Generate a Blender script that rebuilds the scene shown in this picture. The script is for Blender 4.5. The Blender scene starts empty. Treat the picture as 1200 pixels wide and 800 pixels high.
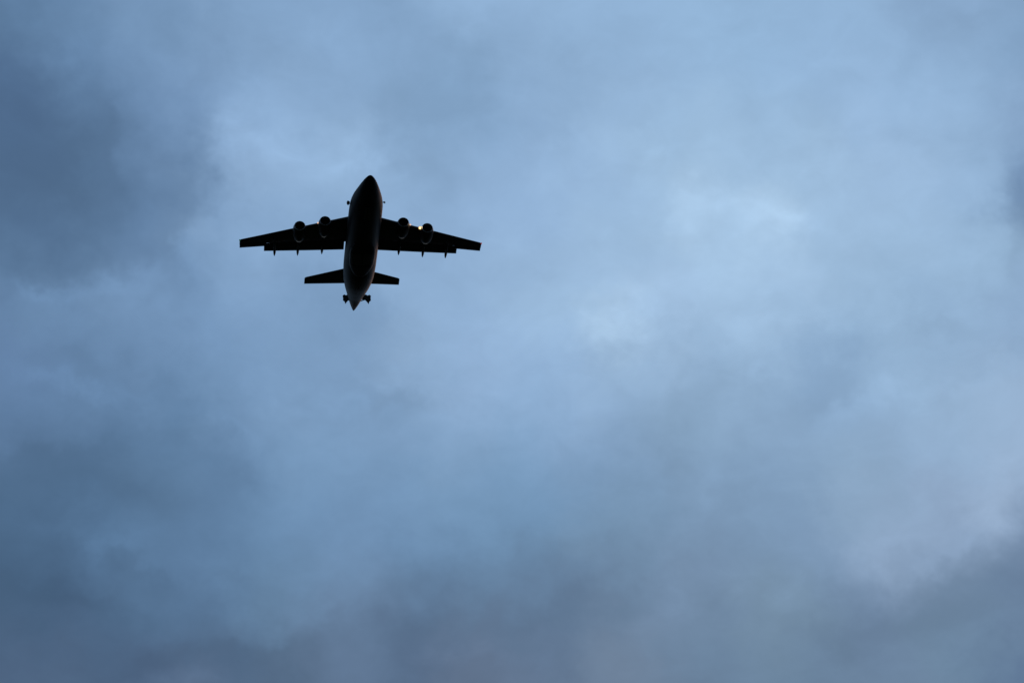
import bpy, bmesh, math, random
from mathutils import Matrix, Vector

D = bpy.data
scene = bpy.context.scene
col = scene.collection

# ------------------------------------------------------------------ camera
CAM_PITCH = math.radians(29.5)
cam_d = D.cameras.new('camera'); cam = D.objects.new('camera', cam_d); col.objects.link(cam)
cam_d.sensor_width = 36.0; cam_d.lens = 84.0
cam_d.clip_start = 0.1; cam_d.clip_end = 60000
cam.location = (0, 0, 1.7)
cam.rotation_euler = (math.radians(90) + CAM_PITCH, 0, 0)
scene.camera = cam
scene.render.resolution_x = 1024; scene.render.resolution_y = 682

# ------------------------------------------------------------------ sun + sky
SUN_EL, SUN_AZ = math.radians(32.0), math.radians(14.0)      # azimuth clockwise from +Y, behind the aircraft, above the deck
sd = D.lights.new('sun', 'SUN'); sd.energy = 0.5; sd.angle = math.radians(35); sd.color = (0.75, 0.38, 0.20)
sun = D.objects.new('sun', sd); col.objects.link(sun)
sdir = Vector((math.sin(SUN_AZ)*math.cos(SUN_EL), math.cos(SUN_AZ)*math.cos(SUN_EL), math.sin(SUN_EL)))
sun.rotation_euler = sdir.to_track_quat('Z', 'Y').to_euler()

scene.cycles.use_adaptive_sampling = True; scene.cycles.adaptive_min_samples = 12; scene.cycles.adaptive_threshold = 0.01
vs = scene.view_settings
vs.view_transform = 'Standard'; vs.look = 'None'; vs.exposure = 0.0; vs.gamma = 1.0; vs.use_curve_mapping = False

world = D.worlds.new('World'); scene.world = world; world.use_nodes = True
NT = world.node_tree; N = NT.nodes; K = NT.links
for n in list(N): N.remove(n)
SKY_STRENGTH = 0.1

def lin(c):
    return tuple(((v/255)/12.92 if v/255 <= 0.04045 else ((v/255+0.055)/1.055)**2.4) for v in c)

def _in(node, i, v):
    if isinstance(v, bpy.types.NodeSocket): K.new(v, node.inputs[i])
    elif v is not None: node.inputs[i].default_value = v
def vmath(op, a, b=None, s=None):
    n = N.new('ShaderNodeVectorMath'); n.operation = op; _in(n, 0, a); _in(n, 1, b)
    if s is not None: _in(n, 3, s)
    return n.outputs['Value'] if op in ('DISTANCE', 'DOT_PRODUCT', 'LENGTH') else n.outputs['Vector']
def fmath(op, a, b=None, c=None, clamp=False):
    n = N.new('ShaderNodeMath'); n.operation = op; n.use_clamp = clamp; _in(n, 0, a); _in(n, 1, b)
    if c is not None: _in(n, 2, c)
    return n.outputs[0]
def noise(vec, scale, detail=5, rough=0.55, dist=0.0, colour=False):
    n = N.new('ShaderNodeTexNoise'); n.noise_dimensions = '3D'; _in(n, 'Vector', vec)
    n.inputs['Scale'].default_value = scale; n.inputs['Detail'].default_value = detail
    n.inputs['Roughness'].default_value = rough; n.inputs['Distortion'].default_value = dist
    return n.outputs['Color'] if colour else n.outputs['Fac']

gen = N.new('ShaderNodeTexCoord').outputs['Generated']       # world direction
# billows: the direction is pushed about by two sizes of turbulence before the cloud masses are looked up
w1 = vmath('SUBTRACT', noise(gen, 7.0, 2, 0.55, colour=True), (0.5, 0.5, 0.5))
w2 = vmath('SUBTRACT', noise(gen, 26.0, 4, 0.58, colour=True), (0.5, 0.5, 0.5))
warped = vmath('MULTIPLY_ADD', w1, (0.022, 0.022, 0.03)); warped.node.inputs[2].default_value = (0, 0, 0)
K.new(gen, warped.node.inputs[2])
warped2 = vmath('MULTIPLY_ADD', w2, (0.046, 0.046, 0.040)); K.new(warped, warped2.node.inputs[2])

w3 = vmath('SUBTRACT', noise(gen, 75.0, 3, 0.6, colour=True), (0.5, 0.5, 0.5))
warped3 = vmath('MULTIPLY_ADD', w3, (0.016, 0.016, 0.014)); K.new(warped2, warped3.node.inputs[2])

# cloud masses of the overcast: azimuth, elevation (degrees), colour of the cloud there
CLOUDS = [
    (-15.54, 37, (91.5, 121.9, 155.7)),
    (-12.99, 36.32, (102.5, 134.1, 169.5)),
    (-10.57, 36.76, (117.1, 149.2, 184.9)),
    (-7.58, 36.79, (130.0, 162.3, 197.9)),
    (-4.32, 37.15, (130.0, 162.3, 197.9)),
    (-1.27, 37.32, (140.9, 173.2, 208.0)),
    (2.54, 37.2, (145.2, 178.1, 212.7)),
    (6.33, 36.86, (146.4, 179.9, 213.8)),
    (9.32, 36.66, (146.2, 179.2, 213.7)),
    (12.79, 36.64, (137.2, 168.3, 202.6)),
    (15.26, 36.04, (128.9, 160.0, 193.2)),
    (-14.36, 34.16, (77.7, 104.7, 138.7)),
    (-12.6, 34.35, (93.6, 124.2, 159.3)),
    (-10.74, 34.94, (109.3, 140.5, 177.3)),
    (-8.69, 35.3, (126.8, 158.5, 194.8)),
    (-6.34, 35.25, (138.1, 170.5, 206.5)),
    (-4.26, 35.74, (136.0, 168.3, 203.8)),
    (-2, 35.4, (127.7, 160.0, 194.4)),
    (0.5, 35.01, (139.9, 172.2, 207.0)),
    (3.48, 35.16, (148.0, 180.3, 214.8)),
    (6.68, 34.82, (150.2, 183.1, 216.8)),
    (9.87, 34.81, (149.0, 181.3, 215.8)),
    (12.77, 34.74, (143.4, 175.1, 208.6)),
    (14.6, 34.13, (133.6, 163.5, 197.9), 1.5),
    (-13.7, 32.83, (79.1, 106.1, 137.8)),
    (-11.83, 33.02, (84.4, 113.0, 145.7)),
    (-10.08, 33.38, (104.9, 135.3, 170.9)),
    (-9.17, 33.15, (103.8, 134.2, 169.1), 2.5),
    (-8.26, 33.72, (144.8, 176.5, 211.8), 2.5),
    (-6.37, 33.83, (149.2, 181.4, 216.5)),
    (-4.18, 33.92, (150.1, 182.3, 216.7), 2),
    (-2.45, 33.56, (137.9, 170.2, 205.1)),
    (0, 33.18, (143.9, 175.7, 211.5)),
    (1.96, 33.57, (152.9, 184.5, 218.8)),
    (3.92, 33.73, (158.2, 189.7, 220.2)),
    (6.11, 33.64, (156.9, 187.8, 218.4)),
    (8.49, 33.09, (155.8, 186.8, 217.4)),
    (10.66, 33.13, (157.1, 187.5, 220.4)),
    (12.77, 32.93, (148.5, 180.2, 213.5)),
    (14.32, 32.25, (112.6, 142.8, 179.7), 2.5, 1.3),
    (-13.73, 31.41, (82.4, 110.3, 143.5)),
    (-11.68, 31.72, (91.2, 120.9, 154.0)),
    (-10.3, 32.04, (99.4, 129.6, 166.1)),
    (-9.19, 31.52, (108.9, 140.1, 175.1), 2),
    (-8.3, 32.19, (132.7, 164.4, 200.0), 2),
    (-6.49, 31.99, (135.1, 167.4, 203.6)),
    (-2.89, 31.92, (140.7, 172.5, 207.9)),
    (0.48, 31.95, (148.9, 180.6, 215.6)),
    (2.89, 32.13, (156.1, 187.1, 218.9)),
    (4.96, 32.57, (169.5, 199.0, 227.6), 3),
    (7.2, 31.85, (175.6, 204.9, 232.5), 2.5),
    (5.98, 31.41, (164.1, 194.9, 225.1), 2),
    (9.55, 31.6, (157.7, 188.1, 219.2)),
    (11.67, 31.62, (158.0, 189.0, 220.1)),
    (13.28, 31.46, (146.5, 177.6, 208.0), 2),
    (-13.74, 30.61, (89.3, 118.9, 151.9), 2),
    (-12.98, 30.08, (110.2, 142.1, 177.8), 2),
    (-10.72, 30.49, (121.1, 153.3, 189.6), 2),
    (-11.66, 29.6, (107.4, 139.2, 175.4)),
    (-9.36, 29.58, (115.2, 147.3, 183.6)),
    (-7.32, 30.32, (125.1, 157.4, 193.6)),
    (-5.18, 29.81, (123.0, 155.2, 190.9)),
    (-1.66, 30.1, (141.9, 174.2, 209.0)),
    (0.95, 30.62, (156.4, 188.0, 219.7)),
    (2.83, 29.78, (172.9, 201.7, 228.4), 3),
    (4.49, 30.24, (162.6, 192.3, 223.2), 1.5),
    (6.85, 30.34, (161.9, 192.2, 223.0)),
    (9.4, 29.98, (154.8, 185.8, 216.5)),
    (11.71, 30, (147.6, 178.7, 209.7)),
    (11.84, 29.18, (138.5, 169.1, 201.5), 2),
    (13.69, 29.4, (139.1, 168.5, 201.5), 1.5),
    (-13.45, 28.42, (100.2, 129.9, 167.0)),
    (-11.75, 28.38, (99.2, 130.1, 164.8), 1.5),
    (-10.21, 28.91, (107.2, 138.4, 174.5)),
    (-7.9, 28.76, (118.4, 151.2, 187.5)),
    (-5.59, 28.77, (126.1, 158.4, 194.6)),
    (-4.2, 28.82, (126.7, 158.4, 194.0)),
    (-3.04, 29.06, (142.4, 172.4, 205.3), 2),
    (-0.7, 29.19, (148.5, 179.0, 214.7)),
    (0.93, 28.68, (145.8, 177.5, 212.7)),
    (3.03, 28.65, (151.6, 182.0, 213.5)),
    (5.13, 28.79, (143.1, 173.1, 204.9)),
    (6.53, 28.93, (147.2, 177.7, 208.2)),
    (8.57, 28.51, (130.0, 161.1, 195.0), 1.5),
    (10.65, 28.67, (147.6, 178.7, 209.7)),
    (12.87, 28.27, (154.3, 182.3, 212.5)),
    (-13.16, 27.04, (94.5, 124.4, 160.2)),
    (-10.95, 27.23, (95.4, 126.0, 160.6)),
    (-9.14, 27.16, (94.6, 127.2, 162.0)),
    (-7.58, 27.45, (117.1, 149.2, 184.9), 1.5),
    (-5.29, 27.35, (122.3, 155.2, 190.2)),
    (-3.13, 28.03, (121.5, 153.1, 187.6), 2),
    (-1.62, 27.65, (131.4, 163.1, 197.5)),
    (0.46, 27.45, (133.3, 166.2, 201.2)),
    (2.54, 27.64, (136.0, 166.6, 201.5)),
    (4.6, 27.38, (137.7, 168.1, 197.9)),
    (6.89, 27.49, (136.7, 166.0, 197.4)),
    (9.16, 27.36, (139.1, 169.1, 200.9)),
    (11.41, 27.39, (147.8, 177.1, 208.2)),
    (13.59, 27, (154.4, 180.7, 211.0)),
    (-13.09, 25.64, (80.4, 109.1, 140.2)),
    (-11.24, 25.79, (80.5, 110.1, 142.0)),
    (-9.03, 25.95, (91.2, 121.1, 152.4)),
    (-7.59, 26.13, (98.5, 130.3, 166.0), 1.5),
    (-5.9, 26.11, (111.5, 145.1, 180.1)),
    (-3.41, 26.19, (118.3, 151.2, 186.2)),
    (-0.91, 26.23, (122.2, 155.1, 188.4)),
    (0.23, 26.03, (114.6, 149.1, 184.1)),
    (2.27, 26.01, (123.9, 154.2, 186.6)),
    (4.54, 25.95, (126.6, 155.2, 185.9)),
    (6.79, 25.87, (127.6, 156.2, 186.9)),
    (9.03, 25.95, (140.3, 168.2, 196.3)),
    (11.02, 25.81, (144.9, 168.5, 198.3)),
    (12.73, 25.37, (155.8, 178.5, 206.5), 2),
    (13.5, 24.6, (125.0, 148.5, 179.2), 2),
    (-12.94, 24.45, (74.6, 103.1, 134.0)),
    (-10.47, 24.74, (91.7, 124.1, 158.9), 1.5),
    (-8.51, 24.97, (94.6, 126.3, 161.9)),
    (-6.72, 24.86, (104.6, 138.2, 173.9)),
    (-4.48, 24.74, (112.4, 145.2, 181.1)),
    (-2.25, 24.99, (110.5, 144.2, 180.0)),
    (0, 25.01, (112.5, 147.0, 181.2)),
    (2.69, 24.58, (115.7, 146.0, 175.0)),
    (5.16, 24.92, (123.4, 151.2, 181.1)),
    (7.36, 24.42, (121.4, 148.3, 179.0)),
    (9.57, 24.5, (139.9, 163.4, 192.4), 1.3),
    (11.33, 24.58, (136.9, 160.4, 189.4), 1.5),
    (12.77, 23.86, (109.3, 134.3, 163.2)),
    (-12.88, 23.06, (70.4, 96.1, 124.2)),
    (-11.4, 23.17, (73.4, 99.3, 130.1)),
    (-9.48, 23.5, (80.3, 108.1, 138.3)),
    (-8.05, 23.38, (91.2, 120.2, 153.2)),
    (-6.19, 23.46, (103.1, 134.0, 164.6)),
    (-3.98, 23.33, (105.8, 134.2, 165.7)),
    (-1.78, 23.58, (99.0, 128.1, 158.7)),
    (0.44, 23.38, (102.9, 132.1, 162.7)),
    (2.66, 23.36, (105.0, 128.3, 155.4)),
    (4.87, 23.51, (118.1, 142.3, 171.3)),
    (6.61, 23.04, (118.8, 143.9, 166.1)),
    (8.75, 22.54, (107.1, 130.4, 159.3)),
    (11.38, 22.97, (107.9, 131.2, 157.6)),
    (13.07, 22.84, (105.0, 127.4, 156.3)),
    (-12.49, 21.5, (78.7, 100.4, 128.7)),
    (-10.81, 21.62, (81.7, 104.3, 132.7)),
    (-9.65, 21.79, (75.9, 98.4, 128.4), 2),
    (-8.64, 21.15, (92.9, 112.4, 139.3), 2),
    (-7.41, 22.01, (79.7, 102.3, 130.7)),
    (-6.08, 21.46, (83.3, 104.2, 129.2)),
    (-4.59, 22.11, (98.2, 120.4, 149.2)),
    (-2.19, 22.26, (85.4, 106.4, 134.0)),
    (-0.44, 21.57, (100.5, 118.4, 143.8)),
    (0.88, 22.37, (93.1, 114.3, 141.3)),
    (3.27, 21.54, (113.4, 133.3, 158.0)),
    (5.24, 21.89, (107.2, 132.2, 159.4)),
    (7.6, 21.6, (107.1, 132.1, 157.6)),
    (9.71, 21.29, (113.0, 137.2, 164.5)),
    (11.67, 21.76, (111.2, 138.0, 163.5)),
    (13.17, 21.05, (91.5, 114.4, 144.8)),
]
KS = 1.0 / (2 * 0.0150**2)
unit = vmath('NORMALIZE', warped3)
acc = (0.0, 0.0, 0.0); wsum = 0.0
for az, el, c, *ks in CLOUDS:
    a, e = math.radians(az), math.radians(el)
    d = Vector((math.sin(a)*math.cos(e), math.cos(a)*math.cos(e), math.sin(e)))
    k = 2 * KS * (ks[0] if ks else 1.0)                     # exp(-k |p-d|^2) for unit p, d
    w = fmath('EXPONENT', fmath('SUBTRACT', vmath('DOT_PRODUCT', unit, tuple(d*k)), k - (math.log(ks[1]) if len(ks) > 1 else 0.0)))
    acc = vmath('ADD', vmath('SCALE', lin(c), s=w), acc); wsum = fmath('ADD', w, wsum)
# everywhere else on the dome: a plain overcast with its own masses
EPS = 0.002
out_n = noise(gen, 2.6, 6, 0.5)
lo, hi = lin((70, 98, 130)), lin((150, 180, 210))
bgv = vmath('SCALE', tuple(EPS*(h-l) for h, l in zip(hi, lo)), s=out_n)
acc = vmath('ADD', vmath('ADD', acc, bgv), tuple(EPS*l for l in lo)); wsum = fmath('ADD', wsum, EPS)
cloud = vmath('SCALE', acc, s=fmath('DIVIDE', 1.0, wsum))
# soft mottling and faint streaks in the cloud base
stretch = vmath('MULTIPLY', gen, (1.0, 1.0, 1.5))
m1 = noise(stretch, 20.0, 5, 0.52, 0.5); m2 = noise(stretch, 55.0, 5, 0.6, 0.6)
mot = fmath('ADD', fmath('MULTIPLY', fmath('SUBTRACT', m1, 0.5), 0.25), fmath('MULTIPLY', fmath('SUBTRACT', m2, 0.5), 0.15))
cloud = vmath('SCALE', cloud, s=fmath('ADD', mot, 1.0))
tint = vmath('MULTIPLY_ADD', vmath('SUBTRACT', noise(gen, 14.0, 4, 0.5, colour=True), (0.5, 0.5, 0.5)), (0.012, 0.0, 0.008))
tint.node.inputs[2].default_value = (1, 1, 1)
cloud = vmath('MULTIPLY', cloud, tint)
# torn wisps and darker rags: azimuth, elevation, half length, half width (degrees), slant, strength
WISPS = [
    (5.03, 32.55, 0.656, 0.328, -20, 0.055),
    (6.73, 31.94, 1.435, 0.369, -18, 0.065),
    (8.12, 31.49, 0.82, 0.328, -10, 0.05),
    (3.06, 29.71, 0.779, 0.41, 20, 0.08),
    (3.43, 30.17, 1.23, 0.246, 10, 0.05),
    (-8.28, 33.92, 0.41, 0.9225, -15, 0.07),
    (-6.63, 34.02, 1.23, 0.451, -10, 0.07),
    (-3.81, 33.89, 0.9225, 0.287, 15, 0.1),
    (-2.33, 33.77, 1.025, 0.41, -20, -0.07),
    (-2.74, 35.18, 1.64, 0.533, 10, -0.05),
    (-9.13, 32.64, 0.451, 1.025, -10, -0.06),
    (-11.84, 34.03, 0.287, 1.23, 12, -0.08),
    (-13.06, 33.3, 1.025, 1.025, 0, -0.08),
    (-11.37, 31.04, 1.845, 0.451, 15, -0.05),
    (-9.5, 31.09, 0.82, 0.246, 60, -0.07),
    (-12.99, 30.18, 1.23, 0.205, 8, 0.1),
    (-10.63, 30.74, 1.435, 0.287, 20, 0.1),
    (-8.71, 31.45, 0.287, 0.82, -25, 0.06),
    (-11.77, 28.58, 1.23, 0.287, -5, -0.06),
    (-12.4, 28.12, 1.23, 0.205, -15, 0.07),
    (-10.8, 27.95, 1.23, 0.164, -8, 0.05),
    (-9.19, 27.76, 1.23, 0.246, -20, -0.05),
    (-8.02, 27.33, 1.025, 0.164, -15, 0.06),
    (-7.47, 26.04, 0.82, 0.5125, -30, -0.08),
    (-10.12, 25.67, 2.255, 0.451, -6, -0.09),
    (-12.18, 26.32, 1.435, 0.287, 0, -0.05),
    (-10.24, 24.62, 1.23, 0.246, -5, 0.08),
    (-10.3, 24.15, 0.451, 0.287, 10, -0.07),
    (-9.11, 24.23, 0.492, 0.287, 0, -0.08),
    (-11.42, 23.37, 1.845, 0.369, 0, -0.09),
    (-7.93, 23.18, 0.328, 0.82, 0, -0.05),
    (-9.55, 21.86, 1.23, 0.287, 10, -0.08),
    (-8.65, 21.35, 1.025, 0.246, 5, 0.08),
    (-6.78, 22.23, 1.845, 0.287, 0, -0.06),
    (-5.5, 22.89, 1.23, 0.41, 20, 0.05),
    (-2.2, 22.46, 1.845, 0.369, 8, -0.07),
    (-0.87, 21.67, 1.435, 0.287, 0, 0.06),
    (0.88, 22.47, 1.23, 0.287, 10, -0.06),
    (2.65, 23.06, 1.64, 0.328, 10, -0.06),
    (5.54, 23.49, 1.64, 0.41, 15, 0.06),
    (8.92, 28.49, 1.025, 0.533, 10, -0.05),
    (8.29, 27.82, 1.025, 0.246, 20, -0.06),
    (10.57, 27.97, 1.845, 0.287, 12, 0.06),
    (11.87, 29.42, 0.9225, 0.246, 20, -0.07),
    (6.5, 28.53, 0.41, 0.246, 30, 0.07),
    (4.66, 28.81, 0.287, 1.025, -10, -0.05),
    (4.09, 26.17, 0.328, 1.025, -20, -0.05),
    (4.99, 25.94, 0.246, 0.9225, -20, 0.05),
    (-3.13, 28.2, 0.9225, 0.246, 5, -0.07),
    (-3.73, 28.63, 1.025, 0.164, 0, 0.03),
    (-4.63, 27.99, 1.23, 0.205, -10, 0.04),
    (-2.91, 28.65, 0.7175, 0.246, -10, 0.05),
    (12.77, 25.3, 0.41, 0.779, 35, 0.06),
    (11.33, 24.58, 1.23, 0.205, 40, 0.06),
    (13.53, 24, 1.025, 1.23, 0, -0.08),
    (11.67, 23.75, 1.435, 0.492, 35, -0.04),
    (9.57, 24.5, 1.025, 0.451, 10, 0.05),
    (9.61, 22.49, 2.255, 0.369, 0, -0.07),
    (8.27, 21.97, 1.025, 0.246, -30, -0.06),
    (11.9, 21.94, 1.025, 0.451, 30, 0.05),
    (14.15, 32.07, 0.574, 0.82, -20, -0.16),
    (13.77, 30.81, 0.328, 0.615, -20, -0.07),
    (13.01, 36.51, 1.23, 0.287, 10, -0.05),
    (8.49, 32.99, 1.23, 0.287, 10, 0.03),
    (3.93, 33.93, 1.23, 0.287, 60, 0.04),
    (0.99, 34.6, 1.64, 0.451, 40, -0.03),
    (-7.51, 35.89, 0.82, 0.41, -40, 0.05),
    (-1.02, 37.02, 1.23, 0.41, 60, 0.04),
    (-13.41, 35.87, 1.435, 0.41, -30, 0.05),
]
wtot = None
for az, el, hl, hw, sl, amp in WISPS:
    a, e = math.radians(az), math.radians(el)
    c = Vector((math.sin(a)*math.cos(e), math.cos(a)*math.cos(e), math.sin(e)))
    rt = Vector((math.cos(a), -math.sin(a), 0)); upv = rt.cross(c)
    s_ = math.radians(sl); u = rt*math.cos(s_)+upv*math.sin(s_); v = upv*math.cos(s_)-rt*math.sin(s_)
    mp = N.new('ShaderNodeMapping'); mp.vector_type = 'TEXTURE'; K.new(unit, mp.inputs[0])
    mp.inputs['Location'].default_value = c
    mp.inputs['Rotation'].default_value = Matrix((u, v, u.cross(v))).transposed().to_euler('XYZ')
    mp.inputs['Scale'].default_value = (math.radians(hl), math.radians(hw), 10.0)
    q = vmath('DOT_PRODUCT', mp.outputs[0], mp.outputs[0])
    w = fmath('MULTIPLY_ADD', fmath('POWER', 0.367879, q), amp, 0.0 if wtot is None else wtot)
    wtot = w
cloud = vmath('SCALE', cloud, s=fmath('ADD', fmath('MULTIPLY', wtot, fmath('ADD', fmath('MULTIPLY', m2, 1.6), 0.2)), 1.0))
cloud10 = vmath('SCALE', cloud, s=1.0 / SKY_STRENGTH)

sky = N.new('ShaderNodeTexSky'); sky.sky_type = 'NISHITA'; sky.sun_disc = False
sky.sun_elevation = SUN_EL; sky.sun_rotation = SUN_AZ
sky.altitude = 50; sky.air_density = 1.0; sky.dust_density = 2.0; sky.ozone_density = 2.5
# the deck breaks up towards the horizon, where the low sun shows beneath it
sep = N.new('ShaderNodeSeparateXYZ'); K.new(gen, sep.inputs[0])
cov = N.new('ShaderNodeMapRange'); cov.interpolation_type = 'SMOOTHSTEP'
K.new(fmath('ADD', sep.outputs[2], fmath('MULTIPLY', fmath('SUBTRACT', out_n, 0.5), 0.10)), cov.inputs[0])
cov.inputs[1].default_value = 0.03; cov.inputs[2].default_value = 0.16
cov.inputs[3].default_value = 0.93; cov.inputs[4].default_value = 1.0
mx = N.new('ShaderNodeMix'); mx.data_type = 'RGBA'; K.new(cov.outputs[0], mx.inputs[0])
K.new(sky.outputs[0], mx.inputs[6]); K.new(cloud10, mx.inputs[7])
bg = N.new('ShaderNodeBackground'); bg.inputs[1].default_value = SKY_STRENGTH; K.new(mx.outputs[2], bg.inputs[0])
wo = N.new('ShaderNodeOutputWorld'); K.new(bg.outputs[0], wo.inputs[0])
world.cycles.sampling_method = 'MANUAL'; world.cycles.sample_map_resolution = 512

# ------------------------------------------------------------------ materials
def material(name, base, rough=0.5, metal=0.0, spec=0.5, var=0.15, scale=3.0, bump=0.0, coat=0.0):
    m = D.materials.new(name); m.use_nodes = True
    t = m.node_tree; b = t.nodes['Principled BSDF']
    b.inputs['Metallic'].default_value = metal; b.inputs['Specular IOR Level'].default_value = spec
    b.inputs['Coat Weight'].default_value = coat
    tc = t.nodes.new('ShaderNodeTexCoord')
    nz = t.nodes.new('ShaderNodeTexNoise'); nz.inputs['Scale'].default_value = scale; nz.inputs['Detail'].default_value = 6
    t.links.new(tc.outputs['Object'], nz.inputs['Vector'])
    mixn = t.nodes.new('ShaderNodeMix'); mixn.data_type = 'RGBA'
    t.links.new(nz.outputs['Fac'], mixn.inputs[0])
    mixn.inputs[6].default_value = (*[c*(1-var) for c in base], 1); mixn.inputs[7].default_value = (*[min(1, c*(1+var)) for c in base], 1)
    t.links.new(mixn.outputs[2], b.inputs['Base Color'])
    rr = t.nodes.new('ShaderNodeMapRange'); t.links.new(nz.outputs['Fac'], rr.inputs[0])
    rr.inputs[3].default_value = max(0.02, rough-0.08); rr.inputs[4].default_value = rough+0.08
    t.links.new(rr.outputs[0], b.inputs['Roughness'])
    if bump:
        bp = t.nodes.new('ShaderNodeBump'); bp.inputs['Strength'].default_value = bump; bp.inputs['Distance'].default_value = 0.05
        t.links.new(nz.outputs['Fac'], bp.inputs['Height']); t.links.new(bp.outputs[0], b.inputs['Normal'])
    return m
def emitter(name, c, s):
    m = D.materials.new(name); m.use_nodes = True; b = m.node_tree.nodes['Principled BSDF']
    b.inputs['Base Color'].default_value = (0.05, 0.05, 0.05, 1)
    b.inputs['Emission Color'].default_value = (*c, 1); b.inputs['Emission Strength'].default_value = s
    return m
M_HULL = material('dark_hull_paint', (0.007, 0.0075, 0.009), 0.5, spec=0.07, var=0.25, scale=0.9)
M_TAIL = material('warm_lit_tail_paint', (0.085, 0.020, 0.013), 0.5, spec=0.08, var=0.3, scale=2)  # warm light on the tail, put into the base colour
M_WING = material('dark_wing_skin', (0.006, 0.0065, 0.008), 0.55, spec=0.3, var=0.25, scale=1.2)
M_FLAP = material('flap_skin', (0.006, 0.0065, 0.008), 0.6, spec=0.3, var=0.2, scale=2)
M_METAL = material('bare_metal_lip', (0.16, 0.16, 0.17), 0.5, 1.0, var=0.15, scale=5)
M_HOT = material('exhaust_metal', (0.40, 0.26, 0.15), 0.4, 1.0, var=0.35, scale=4)
M_NAC = material('nacelle_paint', (0.007, 0.007, 0.008), 0.45, spec=0.12, var=0.2, scale=2)
M_BLACK = material('intake_black', (0.006, 0.006, 0.006), 0.8, spec=0.1, var=0.2)
M_GLASS = material('cockpit_glass', (0.01, 0.012, 0.014), 0.06, var=0.1)
M_LAMP = emitter('landing_lamp_glow', (1.0, 0.66, 0.28), 2.0)
M_LAMP_S = emitter('small_lamp_glow', (1.0, 0.66, 0.50), 0.8)
M_FRINGE = emitter('lamp_fringe_glow', (1.0, 0.50, 0.14), 0.3)  # orange glow fringe of the lamp, painted as emission
M_RED = emitter('red_nav_glow', (1.0, 0.05, 0.02), 0.22)
M_GREEN = emitter('green_nav_glow', (0.05, 1.0, 0.25), 0.06)

# ground: dark open fields out to the horizon
def ground_material():
    m = D.materials.new('dark_grass_field'); m.use_nodes = True; t = m.node_tree; b = t.nodes['Principled BSDF']
    b.inputs['Roughness'].default_value = 0.95; b.inputs['Specular IOR Level'].default_value = 0.1
    tc = t.nodes.new('ShaderNodeTexCoord'); cr = t.nodes.new('ShaderNodeValToRGB')
    n1 = t.nodes.new('ShaderNodeTexNoise'); n1.inputs['Scale'].default_value = 0.02; n1.inputs['Detail'].default_value = 10
    n1.inputs['Roughness'].default_value = 0.7
    t.links.new(tc.outputs['Object'], n1.inputs['Vector']); t.links.new(n1.outputs['Fac'], cr.inputs[0])
    cr.color_ramp.elements[0].position = 0.3; cr.color_ramp.elements[0].color = (0.012, 0.016, 0.007, 1)
    cr.color_ramp.elements[1].position = 0.7; cr.color_ramp.elements[1].color = (0.035, 0.042, 0.018, 1)
    t.links.new(cr.outputs[0], b.inputs['Base Color'])
    return m

# ------------------------------------------------------------------ helpers
def link(name, bm, mat, parent=None, smooth=True):
    bmesh.ops.recalc_face_normals(bm, faces=bm.faces)
    me = D.meshes.new(name); bm.to_mesh(me); bm.free()
    me.materials.append(mat)
    if smooth:
        for p in me.polygons: p.use_smooth = True
        me.set_sharp_from_angle(angle=math.radians(42))
    o = D.objects.new(name, me); col.objects.link(o)
    if parent: o.parent = parent
    return o

def P(x, y, z):
    """aircraft station coordinates (x metres aft, y towards the port wing, z up from the hull axis) -> local coordinates"""
    return Vector((-y, 13.0 - x, z + 2.1))

def ring_loft(bm, rings, cap=True):
    vr = [[bm.verts.new(p) for p in r] for r in rings]
    n = len(vr[0])
    for a, b in zip(vr, vr[1:]):
        for i in range(n):
            bm.faces.new((a[i], a[(i+1) % n], b[(i+1) % n], b[i]))
    if cap:
        bm.faces.new(vr[0]); bm.faces.new(list(reversed(vr[-1])))
    return vr

def interp(st, x):
    """smooth (monotone-ish Catmull-Rom) interpolation of station rows"""
    if x <= st[0][0]: return st[0][1:]
    if x >= st[-1][0]: return st[-1][1:]
    for i in range(len(st)-1):
        if st[i][0] <= x <= st[i+1][0]: break
    p0 = st[max(i-1, 0)]; p1 = st[i]; p2 = st[i+1]; p3 = st[min(i+2, len(st)-1)]
    h = p2[0]-p1[0]; t = (x-p1[0])/h; out = []
    for k in range(1, len(p1)):
        m1 = (p2[k]-p0[k])/(p2[0]-p0[0]) * h if p2[0] != p0[0] else 0
        m2 = (p3[k]-p1[k])/(p3[0]-p1[0]) * h if p3[0] != p1[0] else 0
        out.append((2*t**3-3*t**2+1)*p1[k] + (t**3-2*t**2+t)*m1 + (-2*t**3+3*t**2)*p2[k] + (t**3-t**2)*m2)
    return out

def body(st, step=0.3, n=48, yc=0.0, power=1.0):
    bm = bmesh.new(); rings = []
    x = st[0][0]; xs = []
    while x < st[-1][0]: xs.append(x); x += step*(0.25 if x-st[0][0] < 1.2 else 1)
    xs.append(st[-1][0])
    for x in xs:
        zc, w, h = interp(st, x); w = max(w, 0.01); h = max(h, 0.01)
        rings.append([P(x, yc + w*math.copysign(abs(math.cos(a))**power, math.cos(a)), zc + h*math.copysign(abs(math.sin(a))**power, math.sin(a)))
                      for a in (2*math.pi*i/n for i in range(n))])
    ring_loft(bm, rings)
    return bm

def foil(chord, thick, xl, n=14):
    """closed airfoil loop: (x aft, z) from trailing edge over the top round to the bottom"""
    pts = []
    def yt(s): return 5*thick*(0.2969*math.sqrt(s)-0.1260*s-0.3516*s*s+0.2843*s**3-0.1036*s**4)
    for i in range(n+1):
        s = 0.5*(1+math.cos(math.pi*i/n)); pts.append((xl+chord*s, chord*(yt(s)*1.15+0.01*(1-s))))
    for i in range(1, n):
        s = 0.5*(1-math.cos(math.pi*i/n)); pts.append((xl+chord*s, -chord*yt(s)*0.8))
    return pts

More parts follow.
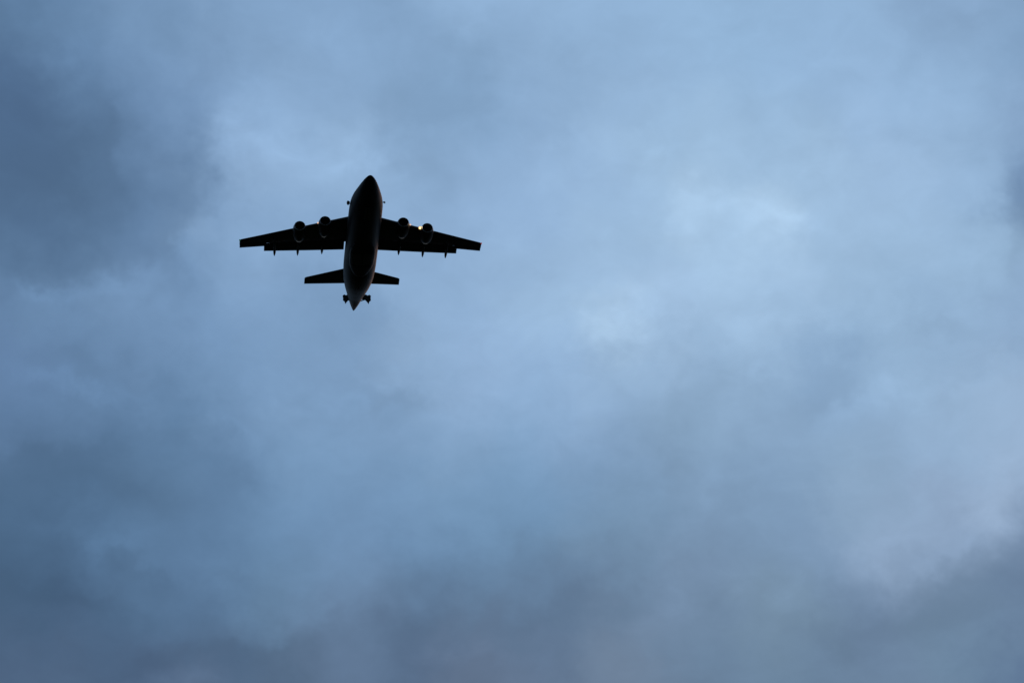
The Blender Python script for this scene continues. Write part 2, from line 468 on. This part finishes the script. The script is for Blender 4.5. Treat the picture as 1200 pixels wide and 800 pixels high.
def surface(secs, rot=False):
    """secs: (span position, LE x, TE x, z, thickness); vertical surface when rot"""
    bm = bmesh.new(); rings = []
    for s in secs:
        y, xl, xt, z, th = s[:5]
        cz = s[5] if len(s) > 5 else 0.0            # drop of the trailing edge (deflection)
        ring = []
        for x, dz in foil(xt-xl, th, xl):
            f = (x-xl)/(xt-xl)
            ring.append(P(x, dz, z) if rot else P(x, y, z+dz-cz*f))
        rings.append(ring)
    ring_loft(bm, rings)
    return bm

def prism(bm, pts, thick):
    """pts: ring of local points, extruded by vector thick, with centred caps"""
    a = [bm.verts.new(p) for p in pts]; b = [bm.verts.new(p+thick) for p in pts]
    n = len(a)
    for i in range(n): bm.faces.new((a[i], a[(i+1) % n], b[(i+1) % n], b[i]))
    bm.faces.new(a); bm.faces.new(list(reversed(b)))

def tube(bm, p, q, r, r2=None, n=10):
    r2 = r if r2 is None else r2
    d = (q-p).normalized(); u = d.orthogonal().normalized(); v = d.cross(u)
    ring_loft(bm, [[c + (u*math.cos(t)+v*math.sin(t))*rr for t in (2*math.pi*i/n for i in range(n))] for c, rr in ((p, r), (q, r2))])

def ball(bm, c, r, sx=1, sy=1, sz=1):
    bmesh.ops.create_uvsphere(bm, u_segments=16, v_segments=10, radius=1, matrix=Matrix.Translation(c) @ Matrix.Diagonal((r*sx, r*sy, r*sz, 1)))

def revolve(bm, c, prof, n=40, tilt=0.0):
    """c: station point of the axis; prof: (x offset aft, radius)"""
    ring_loft(bm, [[P(c[0]+dx, c[1]+r*math.cos(t), c[2]+r*math.sin(t)-dx*tilt) for t in (2*math.pi*i/n for i in range(n))] for dx, r in prof], cap=False)

# ------------------------------------------------------------------ ground
gb = bmesh.new(); gn = 64
rr_ = [0, 60, 400, 2000, 8000, 25000]
prev = [gb.verts.new((0, 0, 0))]
for r in rr_[1:]:
    cur = [gb.verts.new((r*math.cos(2*math.pi*i/gn), r*math.sin(2*math.pi*i/gn), 0)) for i in range(gn)]
    for i in range(gn):
        j = (i+1) % gn
        if len(prev) == 1: gb.faces.new((prev[0], cur[i], cur[j]))
        else: gb.faces.new((prev[i], cur[i], cur[j], prev[j]))
    prev = cur
g = link('ground', gb, ground_material(), smooth=False); g['kind'] = 'structure'

# ------------------------------------------------------------------ aircraft
plane = D.objects.new('jet_airliner', None); col.objects.link(plane); plane.empty_display_size = 4
plane['label'] = 'dark four-engined high-wing jet airliner flying below blue evening clouds with tail airbrakes open'
plane['category'] = 'airplane'

# hull: station, centre height, half width, half height
HULL = [(-2.36, -0.800, 0.02, 0.020), (-2.32, -0.800, 0.14, 0.09), (-2.15, -0.810, 0.29, 0.19), (-1.6, -0.820, 0.57, 0.400), (-0.8, -0.770, 0.83, 0.640), (0.2, -0.655, 1.09, 0.895), (1.4, -0.475, 1.35, 1.195), (2.8, -0.250, 1.61, 1.500), (4.3, -0.085, 1.75, 1.705), (6.2, 0.000, 1.79, 1.790),
        (15.2, 0, 1.79, 1.79),
        (17.0, 0.02, 1.74, 1.76), (18.7, 0.14, 1.62, 1.66), (20.1, 0.33, 1.45, 1.50), (21.1, 0.50, 1.30, 1.36), (23.4, 0.88, 0.90, 1.02),
        (25.2, 1.10, 0.56, 0.78), (26.6, 1.26, 0.25, 0.50), (27.5, 1.35, 0.03, 0.12)]
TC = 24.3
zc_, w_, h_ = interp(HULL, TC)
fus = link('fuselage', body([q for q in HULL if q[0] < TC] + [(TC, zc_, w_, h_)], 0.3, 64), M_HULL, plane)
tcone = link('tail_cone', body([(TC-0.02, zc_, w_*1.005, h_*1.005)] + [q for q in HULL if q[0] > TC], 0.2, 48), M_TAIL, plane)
tcone['label'] = 'pointed tail cone with warm light painted in as red-brown'

# belly fairing round the wheel bays and wing-top fairing
FAIR = [(8.2, -1.45, 0.4, 0.15), (9.2, -1.40, 0.95, 0.38), (10.6, -1.36, 1.34, 0.56), (12.4, -1.36, 1.38, 0.58), (13.6, -1.38, 1.28, 0.54),
        (14.6, -1.42, 1.02, 0.44), (15.5, -1.46, 0.62, 0.34), (16.4, -1.5, 0.15, 0.20)]
belly = link('belly_fairing', body(FAIR, 0.2, 48, power=0.8), M_HULL, plane)
WTOP = [(6.4, 1.2, 0.3, 0.3), (7.6, 1.3, 1.1, 0.65), (9.5, 1.3, 1.5, 0.95), (13.0, 1.25, 1.55, 0.95), (15.2, 1.2, 1.3, 0.75), (17.2, 1.1, 0.6, 0.5), (18.2, 1.1, 0.15, 0.3)]
link('wing_root_fairing', body(WTOP, 0.3, 36), M_HULL, plane)

def hull_patch(x0, x1, a0, a1, off, st, mat, name, parent, nx=8, na=6, inset=0.0, power=1.0):
    """curved panel standing a little proud of the hull, angle a from port side (0) through top (90 deg)"""
    bm = bmesh.new(); grid = [[], []]
    for k, o in enumerate((off, -0.03)):
        for i in range(nx+1):
            x = x0+(x1-x0)*i/nx; zc, w, h = interp(st, x); row = []
            for j in range(na+1):
                a = math.radians(a0+(a1-a0)*j/na); ca, sa = math.cos(a), math.sin(a)
                ca = math.copysign(abs(ca)**power, ca); sa = math.copysign(abs(sa)**power, sa)
                row.append(bm.verts.new(P(x, (w+o)*ca, zc+(h+o)*sa)))
            grid[k].append(row)
    for k in (0, 1):
        for i in range(nx):
            for j in range(na):
                f = (grid[k][i][j], grid[k][i+1][j], grid[k][i+1][j+1], grid[k][i][j+1])
                bm.faces.new(f if k == 0 else tuple(reversed(f)))
    A, B = grid
    for i in range(nx):
        bm.faces.new((A[i][0], A[i+1][0], B[i+1][0], B[i][0])); bm.faces.new((A[i][na], A[i+1][na], B[i+1][na], B[i][na]))
    for j in range(na):
        bm.faces.new((A[0][j], A[0][j+1], B[0][j+1], B[0][j])); bm.faces.new((A[nx][j], A[nx][j+1], B[nx][j+1], B[nx][j]))
    return link(name, bm, mat, parent)

# cockpit panes
for a0, a1, x0, x1 in ((92, 118, 0.9, 1.7), (62, 88, 0.9, 1.7), (38, 60, 1.1, 1.95), (120, 142, 1.1, 1.95), (22, 36, 1.4, 2.2), (144, 158, 1.4, 2.2)):
    hull_patch(x0, x1, a0, a1, 0.008, HULL, M_GLASS, 'cockpit_window', fus, 4, 4)
# nose wheel doors and main wheel doors, shut
for a0, a1 in ((-101, -90.6), (-89.4, -79)):
    hull_patch(2.2, 4.4, a0, a1, 0.012, HULL, M_WING, 'nose_gear_door', plane, 8, 3)
for a0, a1 in ((-150, -92), (-88, -30)):
    hull_patch(10.9, 13.0, a0, a1, 0.014, FAIR, M_WING, 'main_gear_door', plane, 8, 8, power=0.8)
# cabin doors
for x0, x1, a0 in ((3.3, 4.15, 0), (22 - 3.6, 22 - 2.8, 0)):
    hull_patch(x0, x1, -14, 32, 0.008, HULL, M_HULL, 'cabin_door', plane, 4, 8)
    hull_patch(x0, x1, 148, 194, 0.008, HULL, M_HULL, 'cabin_door', plane, 4, 8)
# side sensors near the nose, blade aerials below
for y, x, z, r in ((-1.82, 3.83, 0.0, 0.20), (1.78, 3.5, -0.1, 0.10)):
    bm = bmesh.new(); s = 1 if y > 0 else -1
    tube(bm, P(x, y-0.05*s, z), P(x, y+0.13*s, z), r*0.8, r*0.6); ball(bm, P(x+0.03, y+0.13*s, z), r, 0.75, 1.1, 1.25)
    link('air_sensor', bm, M_BLACK, plane)
for x, hgt in ((6.6, 0.28), (18.0, 0.26)):
    bm = bmesh.new(); zb = -1.73 if x < 10 else -1.50
    prism(bm, [P(x, -0.02, zb), P(x+0.45, -0.02, zb), P(x+0.48, -0.02, zb-hgt), P(x+0.25, -0.02, zb-hgt)], Vector((-0.04, 0, 0)))
    link('blade_antenna', bm, M_WING, plane, smooth=False)

# wings (3 degrees of anhedral)
WZ = lambda y: 1.45 - 0.052*abs(y)
LE = lambda y: 8.60 + 3.74*(abs(y)-1.62)/11.6
for s in (-1, 1):
    side = []
    YS = [(0.2, LE(0.2), 13.35), (1.7, LE(1.7), 13.35), (4.2, LE(4.2), 13.25), (7.0, LE(7.0), 13.2), (10.40, LE(10.4), 13.16)]
    secs = [(s*y, xl, xt, WZ(y), 0.135-0.002*y) for y, xl, xt in YS]
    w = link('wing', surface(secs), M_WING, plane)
    # outer wing goes on to the tip, full chord with the aileron hinged at the back
    YT = [(10.36, LE(10.36), 13.15), (12.0, LE(12.0), 13.2), (13.05, LE(13.05), 13.35), (13.22, LE(13.22)+0.12, 13.38)]
    link('outer_panel', surface([(s*y, xl, xt, WZ(y), 0.125-0.002*y if y < 13.2 else 0.05) for y, xl, xt in YT]), M_WING, w)
    AI = [(10.30, 12.95, 13.76), (13.2, 13.28, 13.95)]
    link('aileron', surface([(s*y, xl, xt, WZ(y), 0.10) for y, xl, xt in AI]), M_FLAP, w)
    # extended slotted flap
    FL = [(1.84, 12.55, 14.10, 1.13, 0.30), (6.0, 12.72, 14.09, 0.93, 0.28), (10.56, 12.95, 14.08, 0.74, 0.25)]
    link('flap', surface([(s*y, xl, xt, z-0.02, 0.12, dz) for y, xl, xt, z, dz in FL]), M_FLAP, w)
    # spoilers on the upper skin
    for y0, y1 in ((2.4, 4.2), (4.3, 6.1), (6.2, 8.0)):
        bm = bmesh.new()
        zt = lambda y: WZ(y)+0.17
        prism(bm, [P(12.2, s*y0, zt(y0)), P(12.9, s*y0, zt(y0)-0.06), P(12.9, s*y1, zt(y1)-0.06), P(12.2, s*y1, zt(y1))], Vector((0, 0, 0.03)))
        link('spoiler', bm, M_FLAP, w, smooth=False)
    # flap track fairings
    for y, xe, z in ((4.22, 14.62, 0.62), (6.87, 14.74, 0.46), (9.40, 14.68, 0.33)):
        bm = bmesh.new()
        pr = [(11.3, z+0.36, 0.02, 0.02), (11.8, z+0.26, 0.10, 0.15), (12.7, z+0.16, 0.15, 0.24), (13.6, z+0.10, 0.15, 0.22),
              (14.15, z+0.05, 0.14, 0.18), (xe-0.15, z+0.01, 0.09, 0.11), (xe+0.12, z-0.02, 0.025, 0.03)]
        bm.free(); link('flap_track_fairing', body(pr, 0.15, 16, yc=s*y), M_FLAP, w)
    # tip lamp
    bm = bmesh.new(); ball(bm, P(LE(13.15)+0.12, s*13.2, WZ(13.2)), 0.09, 0.8, 1.6, 0.7)
    link('nav_light', bm, M_RED if s > 0 else M_GREEN, w)

# engines
for y, x0, z in ((-6.85, 8.72, 0.30), (-4.17, 7.80, 0.36), (4.25, 7.83, 0.36), (6.92, 8.76, 0.30)):
    T = 0.02
    bm = bmesh.new()
    revolve(bm, (x0, y, z), [(0.12, 0.60), (0.4, 0.685), (0.9, 0.73), (1.4, 0.715), (1.9, 0.67), (2.15, 0.60), (2.15, 0.56), (1.6, 0.55), (0.9, 0.52), (0.3, 0.50), (0.10, 0.525), (0.12, 0.60)], tilt=T)
    nac = link('engine', bm, M_NAC, plane)
    bm = bmesh.new()
    revolve(bm, (x0, y, z), [(0.125, 0.605), (0.05, 0.592), (0.0, 0.565), (0.02, 0.535), (0.105, 0.520)], tilt=T)
    link('intake_lip', bm, M_METAL, nac)
    bm = bmesh.new()      # fan disc, blades and spinner
    revolve(bm, (x0+0.75, y, z), [(0.0, 0.515), (0.02, 0.20), (0.0, 0.17), (-0.2, 0.11), (-0.3, 0.01)], tilt=T)
    for b in range(22):
        a = 2*math.pi*b/22; a2 = a+0.16
        q = [P(x0+0.66, y+0.17*math.cos(a), z+0.17*math.sin(a)), P(x0+0.62, y+0.50*math.cos(a), z+0.50*math.sin(a)),
             P(x0+0.72, y+0.50*math.cos(a2), z+0.50*math.sin(a2)), P(x0+0.72, y+0.17*math.cos(a2), z+0.17*math.sin(a2))]
        bm.faces.new([bm.verts.new(v) for v in q])
    link('fan', bm, M_BLACK, nac)
    bm = bmesh.new()
    revolve(bm, (x0, y, z), [(1.8, 0.52), (2.1, 0.54), (2.35, 0.49), (2.58, 0.40), (2.72, 0.33), (2.72, 0.30), (2.4, 0.31)], tilt=T)
    link('exhaust_nozzle', bm, M_HOT, nac)
    bm = bmesh.new()
    revolve(bm, (x0, y, z), [(2.35, 0.18), (2.72, 0.15), (2.88, 0.09), (2.96, 0.01)], tilt=T)
    link('exhaust_plug', bm, M_HOT, nac)
    # pylon up to the wing
    bm = bmesh.new(); zw = WZ(y)
    secs = []
    for zz, xa, xb, th in ((z+0.45, x0+0.55, x0+2.9, 0.14), (z+0.62, x0+0.75, x0+3.3, 0.13), (zw-0.10, LE(y)-0.1, LE(y)+2.9, 0.11), (zw+0.05, LE(y)+0.1, LE(y)+2.9, 0.10)):
        secs.append((0, xa, xb, zz, th))
    bm.free(); bm = surface(secs, rot=True)
    for v in bm.verts: v.co.x -= y
    link('pylon', bm, M_NAC, nac)

# landing and inspection lamps on the engine cowls
def lamp(pos, r, mat, lab):
    bm = bmesh.new(); x, y, z = pos
    tube(bm, P(x+0.30, y, z), P(x-0.02, y, z), r*0.55, r*1.08, 16)
    o = link('landing_light', bm, M_NAC, plane); o['label'] = lab
    bm = bmesh.new(); ball(bm, P(x-0.05, y, z), r, 1, 0.45, 1)
    link('lens', bm, mat, o)
    if r > 0.1:
        bm = bmesh.new()
        rings = [[P(x+dx, y+rr*math.cos(t), z+rr*math.sin(t)) for t in (2*math.pi*i/20 for i in range(20))] for dx, rr in ((-0.02, r*0.8), (-0.08, r*1.45), (-0.06, r*1.5), (0.04, r*0.9))]
        ring_loft(bm, rings, cap=False); link('lamp_fringe', bm, M_FRINGE, o)  # added emissive ring imitating the orange fringe round the lens
lamp((9.25, 6.18, 0.52), 0.145, M_LAMP, 'bright warm white landing light beside the outer port engine')
lamp((8.5, 5.04, 0.42), 0.10, M_LAMP_S, 'small faint lamp on the outboard side of the inner port engine')
lamp((8.4, -4.93, 0.42), 0.10, M_LAMP_S, 'small faint lamp on the outboard side of the inner starboard engine')
for i, (e, c, pw) in enumerate((((9.25, 6.18, 0.52), (1.0, 0.75, 0.45), 12.0),)):
    ld = D.lights.new('landing_lamp', 'POINT'); ld.energy = pw; ld.color = c; ld.shadow_soft_size = 0.15
    lo = D.objects.new('landing_lamp_light', ld); col.objects.link(lo); lo.parent = plane; lo.location = P(e[0]-0.35, e[1], e[2])

# fin, rudder, bullet and tailplane
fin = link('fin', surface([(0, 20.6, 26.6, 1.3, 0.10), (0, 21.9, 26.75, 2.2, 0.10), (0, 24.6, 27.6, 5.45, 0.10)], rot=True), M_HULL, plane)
link('rudder', surface([(0, 26.45, 27.5, 1.9, 0.12), (0, 27.35, 28.2, 5.4, 0.12)], rot=True), M_FLAP, plane)
link('dorsal_fin', surface([(0, 17.0, 22.5, 1.6, 0.03), (0, 21.6, 22.8, 2.5, 0.08)], rot=True), M_HULL, plane)
BUL = [(24.2, 5.6, 0.03, 0.03), (24.7, 5.62, 0.18, 0.2), (25.6, 5.66, 0.27, 0.3), (27.6, 5.66, 0.26, 0.28), (28.8, 5.66, 0.14, 0.16), (29.3, 5.66, 0.02, 0.03)]
link('tail_bullet', body(BUL, 0.2, 24), M_HULL, plane)
for s in (-1, 1):
    st = [(s*0.1, 25.15, 27.9, 5.7, 0.10), (s*5.35, 27.42, 28.42, 5.7, 0.10), (s*5.5, 27.62, 28.40, 5.7, 0.06)]
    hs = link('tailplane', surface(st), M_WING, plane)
    link('elevator', surface([(s*0.35, 27.75, 28.62, 5.70, 0.10), (s*5.5, 28.30, 28.86, 5.70, 0.10)]), M_FLAP, hs)

# open airbrake petals at the tail cone: waffled panels swung out square to the airflow, each with its ram
PET = [(0.20, 1.62), (0.90, 1.76), (1.08, 1.66), (1.29, 1.80), (1.46, 1.67), (1.42, 1.40), (1.44, 1.10), (1.28, 0.94), (1.16, 0.58), (1.00, 0.84), (0.80, 1.06), (0.20, 1.12)]
for s, off in ((1, 0.42), (-1, 0.12)):
    bm = bmesh.new()
    prism(bm, [P(24.72+0.22*(y-0.55), s*(y)+off, z) for y, z in PET], P(0.14, 0, 0)-P(0, 0, 0))
    pb = link('airbrake_petal', bm, M_BLACK, plane, smooth=False)
    bm = bmesh.new(); tube(bm, P(25.6, s*0.35+off*0.4, 1.3), P(24.95, s*1.2+off, 1.35), 0.06)
    link('ram', bm, M_METAL, pb)

# ------------------------------------------------------------------ place the aircraft in the air, flying over the viewer
Mb = Matrix(((-0.114493103659733, 0.9916555423091615, -0.05925043984549416),
             (0.5164231741698639, 0.008461840690935668, -0.8562917157326957),
             (0.8486450579569081, 0.12863779638832482, 0.5130827252458144)))     # columns: aft, port, up in (right, down, ahead)
Tc = Vector((-16.487899215153572, -9.94025830411718, 261.2441298248787))
ce, se = math.cos(CAM_PITCH), math.sin(CAM_PITCH)
C2W = Matrix(((1, 0, 0), (0, se, ce), (0, -ce, se)))
aft, port, up = (C2W @ Mb.col[0], C2W @ Mb.col[1], C2W @ Mb.col[2])
org = Vector((0, 0, 1.7)) + C2W @ Tc - up*2.1
rot = Matrix((-port, -aft, up)).transposed()
plane.matrix_world = Matrix.Translation(org) @ rot.to_4x4()
